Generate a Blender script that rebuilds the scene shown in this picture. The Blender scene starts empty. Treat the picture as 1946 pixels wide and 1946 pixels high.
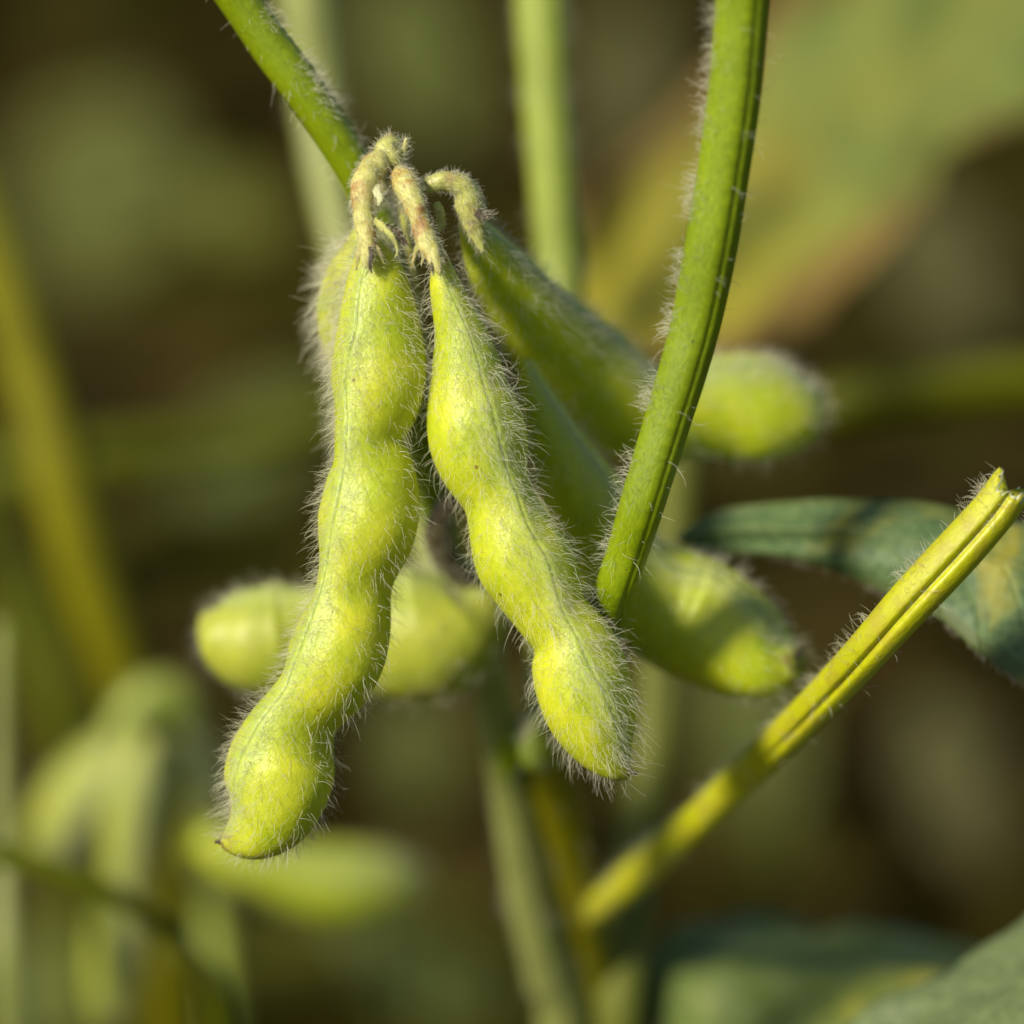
import bpy, math
import numpy as np
from mathutils import Vector

R = math.radians
SC = bpy.context.scene
COL = SC.collection

# ------------------------------------------------------------------ camera, sky, sun, exposure
W0 = 0.103                       # metres across the picture at the focus plane
LENS, SENSOR = 100.0, 24.0
DIST = W0 * LENS / SENSOR        # lens to focus plane
TILT = R(25)
CAMZ = 0.46
K = W0 / 1946.0                  # metres per photo pixel at the focus plane
CAM = np.array([0.0, -DIST * math.cos(TILT), CAMZ])
FX = np.array([1.0, 0, 0])
FF = np.array([0, math.cos(TILT), -math.sin(TILT)])
FU = np.array([0, math.sin(TILT), math.cos(TILT)])

cd = bpy.data.cameras.new("camera")
cam = bpy.data.objects.new("camera", cd)
COL.objects.link(cam)
SC.camera = cam
cam.location = CAM
cam.rotation_euler = (R(90) - TILT, 0, 0)
cd.lens, cd.sensor_width, cd.sensor_fit = LENS, SENSOR, 'HORIZONTAL'
cd.clip_start, cd.clip_end = 0.01, 500
cd.dof.use_dof = True
cd.dof.focus_distance = DIST + 0.001
cd.dof.aperture_fstop = 4.8
cd.dof.aperture_blades = 0

SUNV = -0.58 * FX - 0.70 * FF + 0.36 * FU       # towards the sun
SUNV /= np.linalg.norm(SUNV)
elev = math.asin(SUNV[2])
azim = math.atan2(SUNV[0], SUNV[1])
w = bpy.data.worlds.new("World")
SC.world = w
w.use_nodes = True
nt = w.node_tree
nt.nodes.clear()
sky = nt.nodes.new('ShaderNodeTexSky')
sky.sky_type = 'NISHITA'
sky.sun_disc = False
sky.sun_elevation = elev
sky.sun_rotation = azim
bg = nt.nodes.new('ShaderNodeBackground')
bg.inputs[1].default_value = 0.075
wo = nt.nodes.new('ShaderNodeOutputWorld')
nt.links.new(sky.outputs[0], bg.inputs[0])
nt.links.new(bg.outputs[0], wo.inputs[0])
ld = bpy.data.lights.new("sun", 'SUN')
ld.energy = 4.4
ld.angle = R(8)          # hazy sun: the shadows are soft
ld.color = (1.0, 0.92, 0.77)
sun = bpy.data.objects.new("sun", ld)
COL.objects.link(sun)
sun.rotation_euler = Vector(SUNV).to_track_quat('Z', 'Y').to_euler()
vs = SC.view_settings
vs.view_transform, vs.look, vs.exposure, vs.gamma = 'Standard', 'None', 0.28, 1.0
SC.render.engine = 'CYCLES'
cy = SC.cycles
cy.use_denoising = True
cy.max_bounces = 8
cy.diffuse_bounces = 4
cy.transmission_bounces = 4
cy.transparent_max_bounces = 4
cy.caustics_reflective = cy.caustics_refractive = False

# ------------------------------------------------------------------ helpers
def P(px, py, d=0.0):
    """point seen at photo pixel px, py and d millimetres beyond the focus plane"""
    z = DIST + d / 1000.0
    return CAM + FX * ((px - 973) * K * z / DIST) + FU * ((973 - py) * K * z / DIST) + FF * z

def scl(d):
    return K * (DIST + d / 1000.0) / DIST

def nrm(v):
    v = np.asarray(v, float)
    return v / np.maximum(np.linalg.norm(v, axis=-1, keepdims=True), 1e-12)

def spline(A, n):
    """Catmull-Rom through the rows of A, n rows evenly spaced along the first 3 columns"""
    A = np.asarray(A, float)
    k = len(A)
    E = np.vstack([2 * A[0] - A[1], A, 2 * A[-1] - A[-2]])
    t = np.linspace(0, k - 1, 24 * (k - 1) + 1)
    i = np.minimum(t.astype(int), k - 2)
    f = (t - i)[:, None]
    p0, p1, p2, p3 = E[i], E[i + 1], E[i + 2], E[i + 3]
    C = 0.5 * (2 * p1 + (p2 - p0) * f + (2 * p0 - 5 * p1 + 4 * p2 - p3) * f ** 2 + (3 * p1 - p0 - 3 * p2 + p3) * f ** 3)
    s = np.concatenate([[0], np.cumsum(np.linalg.norm(np.diff(C[:, :3], axis=0), axis=1))])
    q = np.linspace(0, s[-1], n)
    return np.stack([np.interp(q, s, C[:, c]) for c in range(C.shape[1])], 1)

def smooth(A, it):
    A = A.copy()
    for _ in range(it):
        A[1:-1] = 0.25 * A[:-2] + 0.5 * A[1:-1] + 0.25 * A[2:]
    return A

def raw_mesh(name, V, F, attrs=None, smooth_sh=True):
    """V (n,3), F list of index arrays (each (k,3) or (k,4))"""
    me = bpy.data.meshes.new(name)
    V = np.asarray(V, np.float32)
    me.vertices.add(len(V))
    me.vertices.foreach_set('co', V.ravel())
    idx = np.concatenate([f.ravel() for f in F]).astype(np.int32)
    tot = np.concatenate([np.full(len(f), f.shape[1]) for f in F]).astype(np.int32)
    st = np.concatenate([[0], np.cumsum(tot)[:-1]]).astype(np.int32)
    me.loops.add(len(idx))
    me.loops.foreach_set('vertex_index', idx)
    me.polygons.add(len(tot))
    me.polygons.foreach_set('loop_start', st)
    me.polygons.foreach_set('loop_total', tot)
    me.update(calc_edges=True)
    me.validate()
    if smooth_sh:
        me.polygons.foreach_set('use_smooth', np.ones(len(me.polygons), bool))
    for an, av in (attrs or {}).items():
        a = me.attributes.new(an, 'FLOAT', 'POINT')
        a.data.foreach_set('value', np.asarray(av, np.float32).ravel())
    return me

def part(name, me, mat, parent, base):
    me.materials.clear()
    me.materials.append(mat)
    v = np.empty(len(me.vertices) * 3, np.float32)
    me.vertices.foreach_get('co', v)
    me.vertices.foreach_set('co', (v.reshape(-1, 3) - np.asarray(base, np.float32)).ravel())
    me.update()
    o = bpy.data.objects.new(name, me)
    COL.objects.link(o)
    if parent is not None:
        o.parent = parent
    return o

def thing(name, base, label, cat, group=None):
    e = bpy.data.objects.new(name, None)
    e.empty_display_size = 0.005
    COL.objects.link(e)
    e.location = base
    e['label'], e['category'] = label, cat
    if group:
        e['group'] = group
    return e

def grid_faces(n, m, wrap, flip):
    i = np.arange(n - 1)[:, None]
    jm = m if wrap else m - 1
    j = np.arange(jm)[None, :]
    j2 = (j + 1) % m
    a, b, c, d = i * m + j, i * m + j2, (i + 1) * m + j2, (i + 1) * m + j
    q = np.stack([a + 0 * j, b, c, d], -1).reshape(-1, 4)
    return q[:, ::-1] if flip else q

class Grid:
    """a lofted tube kept as rings, for hair to grow from"""
    def __init__(s, G, phi, T, cap=True):
        s.G, s.phi, s.T = G, phi, T
        n, m, _ = G.shape
        dphi = np.roll(G, -1, 1) - np.roll(G, 1, 1)
        ds = np.gradient(G, axis=0)
        N = nrm(np.cross(dphi, ds))
        C = G.mean(1, keepdims=True)
        sg = 1 if ((N * (G - C)).sum(-1)).mean() > 0 else -1
        s.N = N * sg
        s.flip = sg < 0
        s.n, s.m = n, m
    def mesh(s, name, attrs=None):
        n, m = s.n, s.m
        V = np.vstack([s.G.reshape(-1, 3), s.G[0].mean(0), s.G[-1].mean(0)])
        q = grid_faces(n, m, True, s.flip)
        j = np.arange(m)
        j2 = (j + 1) % m
        t1 = np.stack([np.full(m, n * m), j2, j], 1)
        t2 = np.stack([np.full(m, n * m + 1), (n - 1) * m + j, (n - 1) * m + j2], 1)
        if s.flip:
            t1, t2 = t1[:, ::-1], t2[:, ::-1]
        at = {}
        for k, v in (attrs or {}).items():
            v = np.asarray(v, float)
            at[k] = np.concatenate([v.ravel(), [v[0].mean(), v[-1].mean()]])
        return raw_mesh(name, V, [q, t1, t2], at)
    def sample(s, count, rng, weight=None):
        G = s.G
        e1 = np.linalg.norm(np.roll(G, -1, 1) - G, axis=-1)[:-1]
        e2 = np.linalg.norm(G[1:] - G[:-1], axis=-1)
        A = e1 * e2
        if weight is not None:
            A = A * weight[:-1]
        p = (A / A.sum()).ravel()
        k = rng.choice(len(p), count, p=p)
        i, j = k // s.m, k % s.m
        a, b = rng.random(count)[:, None], rng.random(count)[:, None]
        j2 = (j + 1) % s.m
        pt = (1 - a) * ((1 - b) * G[i, j] + b * G[i, j2]) + a * ((1 - b) * G[i + 1, j] + b * G[i + 1, j2])
        return pt, s.N[i, j], s.T[i], i, j

def hair_mesh(name, pt, N, T, L, rad, lean, rng, curl=0.35, seg=5, jit=0.35):
    """bent tapered hairs, three sided"""
    n = len(pt)
    side = nrm(np.cross(N, T))
    L = (L * np.clip(rng.normal(1, 0.28, n), 0.35, 1.7))[:, None]
    ln = (lean + rng.normal(0, 0.28, n))[:, None]
    d0 = nrm(N * np.cos(ln) + T * np.sin(ln) + side * rng.normal(0, jit, (n, 1)))
    bend = nrm(T * rng.normal(0.55, 0.8, (n, 1)) + side * rng.normal(0, 0.7, (n, 1)) + N * rng.normal(-0.1, 0.3, (n, 1)))
    cr = (curl * np.abs(rng.normal(0.8, 0.6, n)))[:, None]
    S = np.linspace(0, 1, seg)
    w1 = nrm(np.cross(d0, bend))
    pts, fr = [], []
    for s in S:
        pts.append(pt - N * 2e-5 + d0 * L * s + bend * L * cr * s * s - d0 * L * cr * 0.35 * s ** 3)
    pts = np.stack(pts, 1)                                   # n,seg,3
    tan = nrm(np.gradient(pts, axis=1))
    b1 = nrm(np.cross(tan, w1[:, None, :] + 0.01))
    b2 = nrm(np.cross(tan, b1))
    rr = rad * (1.0 - 0.75 * S ** 1.5)[None, :, None] * np.clip(rng.normal(1, 0.2, (n, 1, 1)), 0.5, 1.6)
    rings = []
    for k in range(3):
        a = k * 2 * math.pi / 3
        rings.append(pts + (b1 * math.cos(a) + b2 * math.sin(a)) * rr)
    V = np.stack(rings, 2)                                   # n,seg,3,3
    base = (np.arange(n) * seg * 3)[:, None, None]
    s_i = (np.arange(seg - 1) * 3)[None, :, None]
    k_i = np.arange(3)[None, None, :]
    k2 = (k_i + 1) % 3
    q = np.stack([base + s_i + k_i, base + s_i + k2, base + s_i + 3 + k2, base + s_i + 3 + k_i], -1).reshape(-1, 4)
    return raw_mesh(name, V.reshape(-1, 3), [q])

# ------------------------------------------------------------------ materials
def srgb(r, g, b):
    f = lambda c: (c / 255 / 12.92) if c / 255 <= 0.04045 else ((c / 255 + 0.055) / 1.055) ** 2.4
    return (f(r), f(g), f(b), 1)

class NT:
    def __init__(s, name):
        s.m = bpy.data.materials.new(name)
        s.m.use_nodes = True
        s.t = s.m.node_tree
        s.t.nodes.clear()
        s.out = s.t.nodes.new('ShaderNodeOutputMaterial')
        s.tc = s.t.nodes.new('ShaderNodeTexCoord').outputs['Object']
    def n(s, ty, **kw):
        x = s.t.nodes.new(ty)
        for k, v in kw.items():
            setattr(x, k, v)
        return x
    def set(s, sock, v):
        if isinstance(v, bpy.types.NodeSocket):
            s.t.links.new(v, sock)
        else:
            sock.default_value = v
    def noise(s, scale, detail=3, rough=0.55, vec=None, dist=0.0):
        x = s.n('ShaderNodeTexNoise')
        s.set(x.inputs['Vector'], vec or s.tc)
        x.inputs['Scale'].default_value = scale
        x.inputs['Detail'].default_value = detail
        x.inputs['Roughness'].default_value = rough
        x.inputs['Distortion'].default_value = dist
        return x.outputs['Fac']
    def voro(s, scale, vec=None):
        x = s.n('ShaderNodeTexVoronoi')
        s.set(x.inputs['Vector'], vec or s.tc)
        x.inputs['Scale'].default_value = scale
        return x
    def ramp(s, fac, stops):
        x = s.n('ShaderNodeValToRGB')
        s.set(x.inputs['Fac'], fac)
        e = x.color_ramp.elements
        while len(e) < len(stops):
            e.new(0.5)
        for el, (p, c) in zip(e, stops):
            el.position = p
            el.color = c if isinstance(c, tuple) else (c, c, c, 1)
        return x.outputs['Color']
    def mix(s, fac, a, b, mode='MIX'):
        x = s.n('ShaderNodeMix', data_type='RGBA', blend_type=mode)
        s.set(x.inputs['Factor'], fac)
        s.set(x.inputs[6], a)
        s.set(x.inputs[7], b)
        return x.outputs[2]
    def math(s, op, a, b=0.0, c=0.0, clamp=False):
        x = s.n('ShaderNodeMath', operation=op, use_clamp=clamp)
        s.set(x.inputs[0], a)
        s.set(x.inputs[1], b)
        s.set(x.inputs[2], c)
        return x.outputs[0]
    def attr(s, name):
        return s.n('ShaderNodeAttribute', attribute_name=name).outputs['Fac']
    def bump(s, h, strength, dist):
        x = s.n('ShaderNodeBump')
        s.set(x.inputs['Height'], h)
        x.inputs['Strength'].default_value = strength
        x.inputs['Distance'].default_value = dist
        return x.outputs['Normal']
    def bsdf(s, col, rough=0.5, sss=0.0, rad=(1, 1, 1), scale=0.001, spec=0.4, normal=None, transl=0.0, tcol=None, sheen=0.0):
        p = s.n('ShaderNodeBsdfPrincipled')
        s.set(p.inputs['Base Color'], col)
        s.set(p.inputs['Roughness'], rough)
        p.inputs['Specular IOR Level'].default_value = spec
        if sss:
            p.inputs['Subsurface Weight'].default_value = sss
            p.inputs['Subsurface Radius'].default_value = rad
            p.inputs['Subsurface Scale'].default_value = scale
        if sheen:
            p.inputs['Sheen Weight'].default_value = sheen
            p.inputs['Sheen Roughness'].default_value = 0.5
        if normal is not None:
            s.t.links.new(normal, p.inputs['Normal'])
        o = p.outputs[0]
        if transl:
            tr = s.n('ShaderNodeBsdfTranslucent')
            s.set(tr.inputs['Color'], tcol if tcol is not None else col)
            mx = s.n('ShaderNodeMixShader')
            mx.inputs[0].default_value = transl
            s.t.links.new(o, mx.inputs[1])
            s.t.links.new(tr.outputs[0], mx.inputs[2])
            o = mx.outputs[0]
        s.t.links.new(o, s.out.inputs['Surface'])
        return s.m

def pod_material(name, yel, grn, felt, specks=True):
    s = NT(name)
    n1 = s.noise(130, 3, 0.65)
    n2 = s.noise(900, 4, 0.6)
    c = s.mix(s.ramp(n1, [(0.35, 0.0), (0.65, 1.0)]), grn, yel)
    c = s.mix(s.ramp(n2, [(0.45, 0.0), (0.8, 0.28)]), c, tuple(min(1, x * 1.25 + 0.03) for x in yel[:3]) + (1,))
    sut = s.attr('sut')
    st = s.math('MULTIPLY', sut, s.ramp(s.noise(1500, 3, 0.7), [(0.3, 0.45), (0.7, 1.0)]), clamp=True)
    c = s.mix(st, c, felt)
    line = s.attr('line')
    c = s.mix(s.math('MULTIPLY', line, s.ramp(s.noise(1200, 2, 0.6), [(0.38, 0.05), (0.6, 0.6)]), clamp=True), c, (0.15, 0.22, 0.03, 1))
    if specks:
        v = s.voro(420)
        sp = s.math('LESS_THAN', v.outputs['Distance'], 0.10)
        ms = s.math('GREATER_THAN', s.noise(260, 1), 0.555)
        c = s.mix(s.math('MULTIPLY', sp, s.math('MULTIPLY', ms, 0.75)), c, (0.16, 0.09, 0.01, 1))
    tip = s.attr('tip')
    c = s.mix(s.math('MULTIPLY', tip, s.ramp(s.noise(1100, 3), [(0.4, 0.1), (0.6, 0.9)]), clamp=True), c, (0.22, 0.13, 0.06, 1))
    h = s.math('ADD', s.noise(650, 4, 0.65), s.math('MULTIPLY', s.noise(2600, 3, 0.6), 0.45))
    return s.bsdf(c, 0.42, 0.6, (1.0, 0.9, 0.12), 0.0030, 0.42, s.bump(h, 0.40, 0.00030))

M = {}
M['pod'] = pod_material('pod_yellow_green', (0.55, 0.57, 0.024, 1), (0.36, 0.45, 0.010, 1), (0.40, 0.50, 0.11, 1))
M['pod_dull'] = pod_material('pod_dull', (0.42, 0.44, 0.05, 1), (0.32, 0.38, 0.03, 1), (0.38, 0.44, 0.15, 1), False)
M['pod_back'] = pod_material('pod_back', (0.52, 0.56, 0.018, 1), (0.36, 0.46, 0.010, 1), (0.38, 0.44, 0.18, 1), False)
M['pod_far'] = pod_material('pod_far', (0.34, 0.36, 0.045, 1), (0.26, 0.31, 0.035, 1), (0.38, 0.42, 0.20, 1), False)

def hair_material():
    s = NT('pale_hair')
    return s.bsdf((0.86, 0.84, 0.68, 1), 0.35, spec=0.6, transl=0.45, tcol=(0.85, 0.82, 0.60, 1))
M['hair'] = hair_material()

def stem_material(name, a, b, streak=0.5, trans=(0.9, 1.0, 0.1), sss=0.3, stain=None, spec=0.45):
    s = NT(name)
    ang, sl = s.attr('ang'), s.attr('len')
    cx = s.n('ShaderNodeCombineXYZ')
    s.set(cx.inputs[0], s.math('MULTIPLY', ang, 9.0))
    s.set(cx.inputs[1], s.math('MULTIPLY', sl, 90.0))
    fib = s.noise(1.0, 4, 0.6, cx.outputs[0])
    c = s.mix(s.ramp(fib, [(0.35, 0.0), (0.68, 1.0)]), a, b)
    c = s.mix(s.ramp(s.noise(120, 3), [(0.4, 0.0), (0.75, streak)]), c, tuple(x * 0.6 for x in a[:3]) + (1,))
    v = s.voro(700)
    c = s.mix(s.math('MULTIPLY', s.math('LESS_THAN', v.outputs['Distance'], 0.12), s.math('GREATER_THAN', s.noise(300, 1), 0.57)), c, (0.08, 0.09, 0.01, 1))
    if stain:
        c = s.mix(s.ramp(s.noise(380, 4, 0.65), [(0.47, 0.0), (0.63, 0.9)]), c, stain)
    h = s.math('ADD', fib, s.math('MULTIPLY', s.noise(1800, 3), 0.4))
    return s.bsdf(c, 0.38, sss, trans, 0.0012, spec, s.bump(h, 0.5, 0.0002))

M['stem'] = stem_material('green_stem', (0.17, 0.245, 0.002, 1), (0.27, 0.35, 0.003, 1))
M['stem_pale'] = stem_material('pale_stem', (0.24, 0.30, 0.03, 1), (0.34, 0.40, 0.06, 1))
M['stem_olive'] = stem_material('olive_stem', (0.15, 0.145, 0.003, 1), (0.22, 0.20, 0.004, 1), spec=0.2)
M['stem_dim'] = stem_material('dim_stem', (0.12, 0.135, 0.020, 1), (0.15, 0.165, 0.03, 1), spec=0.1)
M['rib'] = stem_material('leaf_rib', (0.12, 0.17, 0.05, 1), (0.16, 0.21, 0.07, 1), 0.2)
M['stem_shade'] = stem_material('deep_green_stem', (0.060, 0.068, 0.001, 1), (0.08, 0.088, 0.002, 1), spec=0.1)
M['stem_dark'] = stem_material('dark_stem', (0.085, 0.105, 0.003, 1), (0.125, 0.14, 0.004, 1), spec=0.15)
M['stem_grey'] = stem_material('hairy_pale_stem', (0.25, 0.28, 0.065, 1), (0.33, 0.36, 0.10, 1))
M['petiole'] = stem_material('yellow_petiole', (0.42, 0.44, 0.004, 1), (0.54, 0.54, 0.010, 1), 0.35, stain=(0.40, 0.36, 0.02, 1))
M['stalk'] = stem_material('cream_stalk', (0.50, 0.48, 0.10, 1), (0.70, 0.66, 0.28, 1), 0.2, stain=(0.36, 0.17, 0.04, 1))
M['stalk_green'] = stem_material('stalk_green', (0.42, 0.44, 0.08, 1), (0.58, 0.58, 0.20, 1), 0.2, stain=(0.34, 0.26, 0.08, 1))
M['dry'] = stem_material('dried_calyx', (0.05, 0.032, 0.013, 1), (0.12, 0.085, 0.045, 1), 0.4, sss=0.0)
M['pith'] = stem_material('torn_pith', (0.55, 0.58, 0.25, 1), (0.75, 0.75, 0.45, 1), 0.2)

def leaf_material(name, base, alt, patch, pscale=60, pth=0.56, edge=None, vein=(0.30, 0.38, 0.14, 1), transl=0.3, rough=0.5, vstr=0.6, tipc=None):
    s = NT(name)
    u, t = s.attr('lu'), s.attr('lt')
    at = s.math('ABSOLUTE', t)
    c = s.mix(s.ramp(s.noise(70, 4, 0.6), [(0.35, 0.0), (0.68, 1.0)]), base, alt)
    c = s.mix(s.ramp(s.noise(pscale, 4, 0.65, dist=0.6), [(pth, 0.0), (pth + 0.10, 1.0)]), c, patch)
    # side veins run forward from the midrib
    ph = s.math('MULTIPLY', s.math('SUBTRACT', u, s.math('MULTIPLY', at, 0.16)), 9.0)
    fr = s.math('ABSOLUTE', s.math('SUBTRACT', s.math('FRACT', ph), 0.5))
    vn = s.ramp(fr, [(0.0, 1.0), (0.07, 0.0)])
    mid = s.ramp(at, [(0.0, 1.0), (0.04, 0.0)])
    vv = s.math('MAXIMUM', vn, mid)
    c = s.mix(s.math('MULTIPLY', vv, vstr), c, vein)
    net = s.voro(900)
    nf = s.ramp(net.outputs['Distance'], [(0.2, 0.0), (0.7, 0.25)])
    c = s.mix(nf, c, vein)
    if tipc:
        c = s.mix(s.ramp(s.math('ADD', u, s.math('MULTIPLY', s.noise(25, 3), 0.3)), [(0.28, 0.9), (0.58, 0.0)]), c, tipc)
    if edge:
        c = s.mix(s.ramp(s.math('ADD', at, s.math('MULTIPLY', s.noise(60, 3), 0.25)), [(0.95, 0.0), (1.12, 0.9)]), c, edge)
    h = s.math('ADD', s.math('MULTIPLY', vv, -1.0), s.math('MULTIPLY', s.noise(700, 3), 0.4))
    spec = 0.05 if vstr < 0.2 else 0.2
    tc = s.mix(1.0, c, (1.2, 1.3, 0.5, 1), 'MULTIPLY')
    return s.bsdf(c, rough, spec=spec, normal=s.bump(h, 0.5, 0.0004), transl=transl, tcol=tc)

# ------------------------------------------------------------------ builders
def frames(C, lat):
    """tangent, lateral and towards-camera vectors along a centreline"""
    T = nrm(np.gradient(C, axis=0))
    U = nrm(lat - (lat * T).sum(-1, keepdims=True) * T)
    Vv = np.cross(T, U)
    tocam = nrm(CAM - C)
    sg = np.sign((Vv * tocam).sum(-1, keepdims=True))
    sg[sg == 0] = 1
    return T, U, Vv * sg

def rows_from_edges(rows):
    """(Lx,Ly,Rx,Ry,f,d) -> centre xyz, lateral xyz, half width, f"""
    out = []
    for lx, ly, rx, ry, f, d in rows:
        a, b = P(lx, ly, d), P(rx, ry, d)
        out.append([*((a + b) / 2), *nrm(b - a), np.linalg.norm(b - a) / 2, f])
    return np.array(out)

def rows_from_centre(rows, f=0.0):
    """(cx,cy,hw,d) -> the same"""
    c = np.array([P(x, y, d) for x, y, h, d in rows])
    t = nrm(np.gradient(c, axis=0))
    out = []
    for k, (x, y, h, d) in enumerate(rows):
        tt = t[k]
        lat = nrm(np.cross(nrm(CAM - c[k]), tt))
        out.append([*c[k], *lat, h * scl(d), f])
    return np.array(out)

def tube(rows, n, m, profile=None, flat=1.0, wob=0.0, seed=0, roundcap=False, lump=0.0):
    """round or ridged stem from centre rows"""
    D = spline(rows, n)
    C, lat, hw = D[:, :3], D[:, 3:6], D[:, 6]
    T, U, V = frames(C, lat)
    phi = np.linspace(0, 2 * math.pi, m, endpoint=False)
    pr = np.ones(m) if profile is None else profile(phi)
    if callable(pr):
        pr = pr(np.linspace(0, 1, n))
    pr = pr if pr.ndim == 2 else np.repeat(pr[None], n, 0)
    rng = np.random.default_rng(seed)
    hwv = hw.copy()
    if wob:
        x = np.linspace(0, 1, n)
        for k in range(6):
            hwv *= 1 + wob * rng.normal() * np.sin(x * rng.uniform(8, 60) + rng.uniform(0, 6))
    if roundcap:
        e = np.minimum(np.arange(n), np.arange(n)[::-1]) / (n * 0.06)
        hwv *= np.sqrt(np.clip(1 - (1 - np.clip(e, 0, 1)) ** 2, 0.01, 1))
    G = C[:, None] + hwv[:, None, None] * pr[:, :, None] * (U[:, None] * np.cos(phi)[None, :, None] + flat * V[:, None] * np.sin(phi)[None, :, None])
    if lump:
        sl = np.linspace(0, 1, n)[:, None]
        q = np.zeros((n, m))
        for k in range(26):
            q += rng.normal() * np.sin(sl * rng.uniform(8, 75) + rng.integers(-4, 5) * phi[None] + rng.uniform(0, 6.3))
        G = G + (G - C[:, None]) * (lump * q / 3.6)[:, :, None]
    g = Grid(G, phi, T)
    s = np.concatenate([[0], np.cumsum(np.linalg.norm(np.diff(C, axis=0), axis=1))])
    g.attrs = {'ang': np.repeat(np.cos(phi)[None] + 2 * np.sin(phi)[None] * 1.3, n, 0), 'len': np.repeat((s * 12)[:, None], m, 1)}
    g.hw = hwv
    return g

def sut_phi(m):
    """angles packed more closely about the suture at 0"""
    x = np.linspace(-1, 1, m, endpoint=False)
    return math.pi * (0.35 * x + 0.65 * x ** 3)

def pod(label, rows, mat, group, hair=(4200, 0.0017, 0.000019), kap=1.04, flat=None, n=170, m=84, seed=1, stalk=None,
        stalk_mat='stalk', name='soybean_pod', felt=1500, bend_hair=0.4, lobes=()):
    rng = np.random.default_rng(seed)
    D = smooth(spline(rows, n), 7)
    D[:, 6] = np.maximum(D[:, 6], 0.00012)
    C, lat, hw, f = D[:, :3], D[:, 3:6], D[:, 6], np.clip(D[:, 7], -0.93, 0.93)
    T, U, V = frames(C, nrm(lat))
    off = f * hw
    xe = np.arange(n) / (n - 1)
    a = np.minimum(kap * smooth(hw[:, None], 110)[:, 0], (1.04 + 0.26 * np.clip(np.minimum(xe, 1 - xe) * 7 - 0.3, 0, 1)) * hw)
    cth = np.clip(off / a, -0.95, 0.95)
    sth = np.sqrt(1 - cth ** 2)
    b = np.sqrt(np.maximum(hw ** 2 - (a * cth) ** 2, 0.01 * hw ** 2)) / sth
    b = np.minimum(b, 1.3 * hw)
    if flat:
        b = b * flat
    S = U * cth[:, None] + V * sth[:, None]                 # towards the suture
    Nn = U * sth[:, None] - V * cth[:, None]                # valve normal
    phi = sut_phi(m)
    ad = np.abs(phi)
    x = np.arange(n) / (n - 1)
    env = np.clip(np.minimum(x, 1 - x) * 12, 0, 1)[:, None]
    prof = 1 + env * (0.055 * np.exp(-(ad / 0.22) ** 2) - 0.032 * np.exp(-(ad / 0.035) ** 2) + 0.02 * np.exp(-((ad - math.pi) / 0.2) ** 2))[None]
    # faint wrinkles over the beans
    for k in range(10):
        prof = prof + env * 0.0035 * rng.normal() * np.sin(x[:, None] * rng.uniform(20, 90) + phi[None] * rng.integers(1, 6) + rng.uniform(0, 6))
    G = C[:, None] + prof[:, :, None] * (a[:, None, None] * S[:, None] * np.cos(phi)[None, :, None] + b[:, None, None] * Nn[:, None] * np.sin(phi)[None, :, None])
    g = Grid(G, phi, T)
    one = np.ones((n, 1))
    attrs = {'sut': one * (np.exp(-(ad / 0.36) ** 2) * 0.9)[None], 'line': one * np.exp(-(ad / 0.05) ** 2)[None],
             'tip': np.clip((x[:, None] - 0.955) / 0.045, 0, 1) ** 2 * np.ones((1, m))}
    base = C[0]
    e = thing(name, base, label, 'pod', group)
    part('shell', g.mesh('shell', attrs), M[mat], e, base)
    cnt, L, rad = hair
    wgt = 0.50 + 1.3 * np.exp(-((ad - 0.45) / 0.35) ** 2)[None] + 0.8 * np.exp(-((ad - math.pi) / 0.5) ** 2)[None] + 0.8 * (x[:, None] < 0.25) + 0.3 * (x[:, None] > 0.9)
    wgt = wgt * np.ones((n, m))
    pt, N, Tt, i, j = g.sample(cnt, rng, wgt)
    h1 = hair_mesh('hair', pt, N, Tt, np.full(cnt, L), rad, 0.45, rng, curl=bend_hair)
    if felt:
        w2 = (np.exp(-((ad - 0.1) / 0.20) ** 2)[None] + 0.02) * np.ones((n, m))
        pt, N, Tt, i, j = g.sample(felt, rng, w2)
        h2 = hair_mesh('hair', pt, N, Tt, np.full(felt, L * 0.42), rad * 0.75, 0.95, rng, curl=0.5)
        v1 = np.empty(len(h1.vertices) * 3, np.float32); h1.vertices.foreach_get('co', v1)
        v2 = np.empty(len(h2.vertices) * 3, np.float32); h2.vertices.foreach_get('co', v2)
        q1 = np.empty(len(h1.loops), np.int32); h1.loops.foreach_get('vertex_index', q1)
        q2 = np.empty(len(h2.loops), np.int32); h2.loops.foreach_get('vertex_index', q2)
        h1 = raw_mesh('hair', np.vstack([v1.reshape(-1, 3), v2.reshape(-1, 3)]), [q1.reshape(-1, 4), (q2 + len(v1) // 3).reshape(-1, 4)])
    ho = part('hair', h1, M['hair'], e, base)
    ho['kind'] = 'stuff'
    # dried beak at the tip
    tp = C[-1] + S[-1] * a[-1] * 0.6
    dr = nrm(T[-1] + S[-1] * 0.5)
    L2 = 0.0006
    pts = [[*(tp - dr * L2 * 0.8), *U[-1], 0.00040, 0], [*tp, *U[-1], 0.00030, 0], [*(tp + dr * L2 * 0.8), *U[-1], 0.00016, 0], [*(tp + dr * L2 + U[-1] * 0.0002), *U[-1], 0.00006, 0]]
    bk = tube(np.array(pts), 12, 8, seed=seed)
    part('beak', bk.mesh('beak', bk.attrs), M['dry'], e, base)
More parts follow.
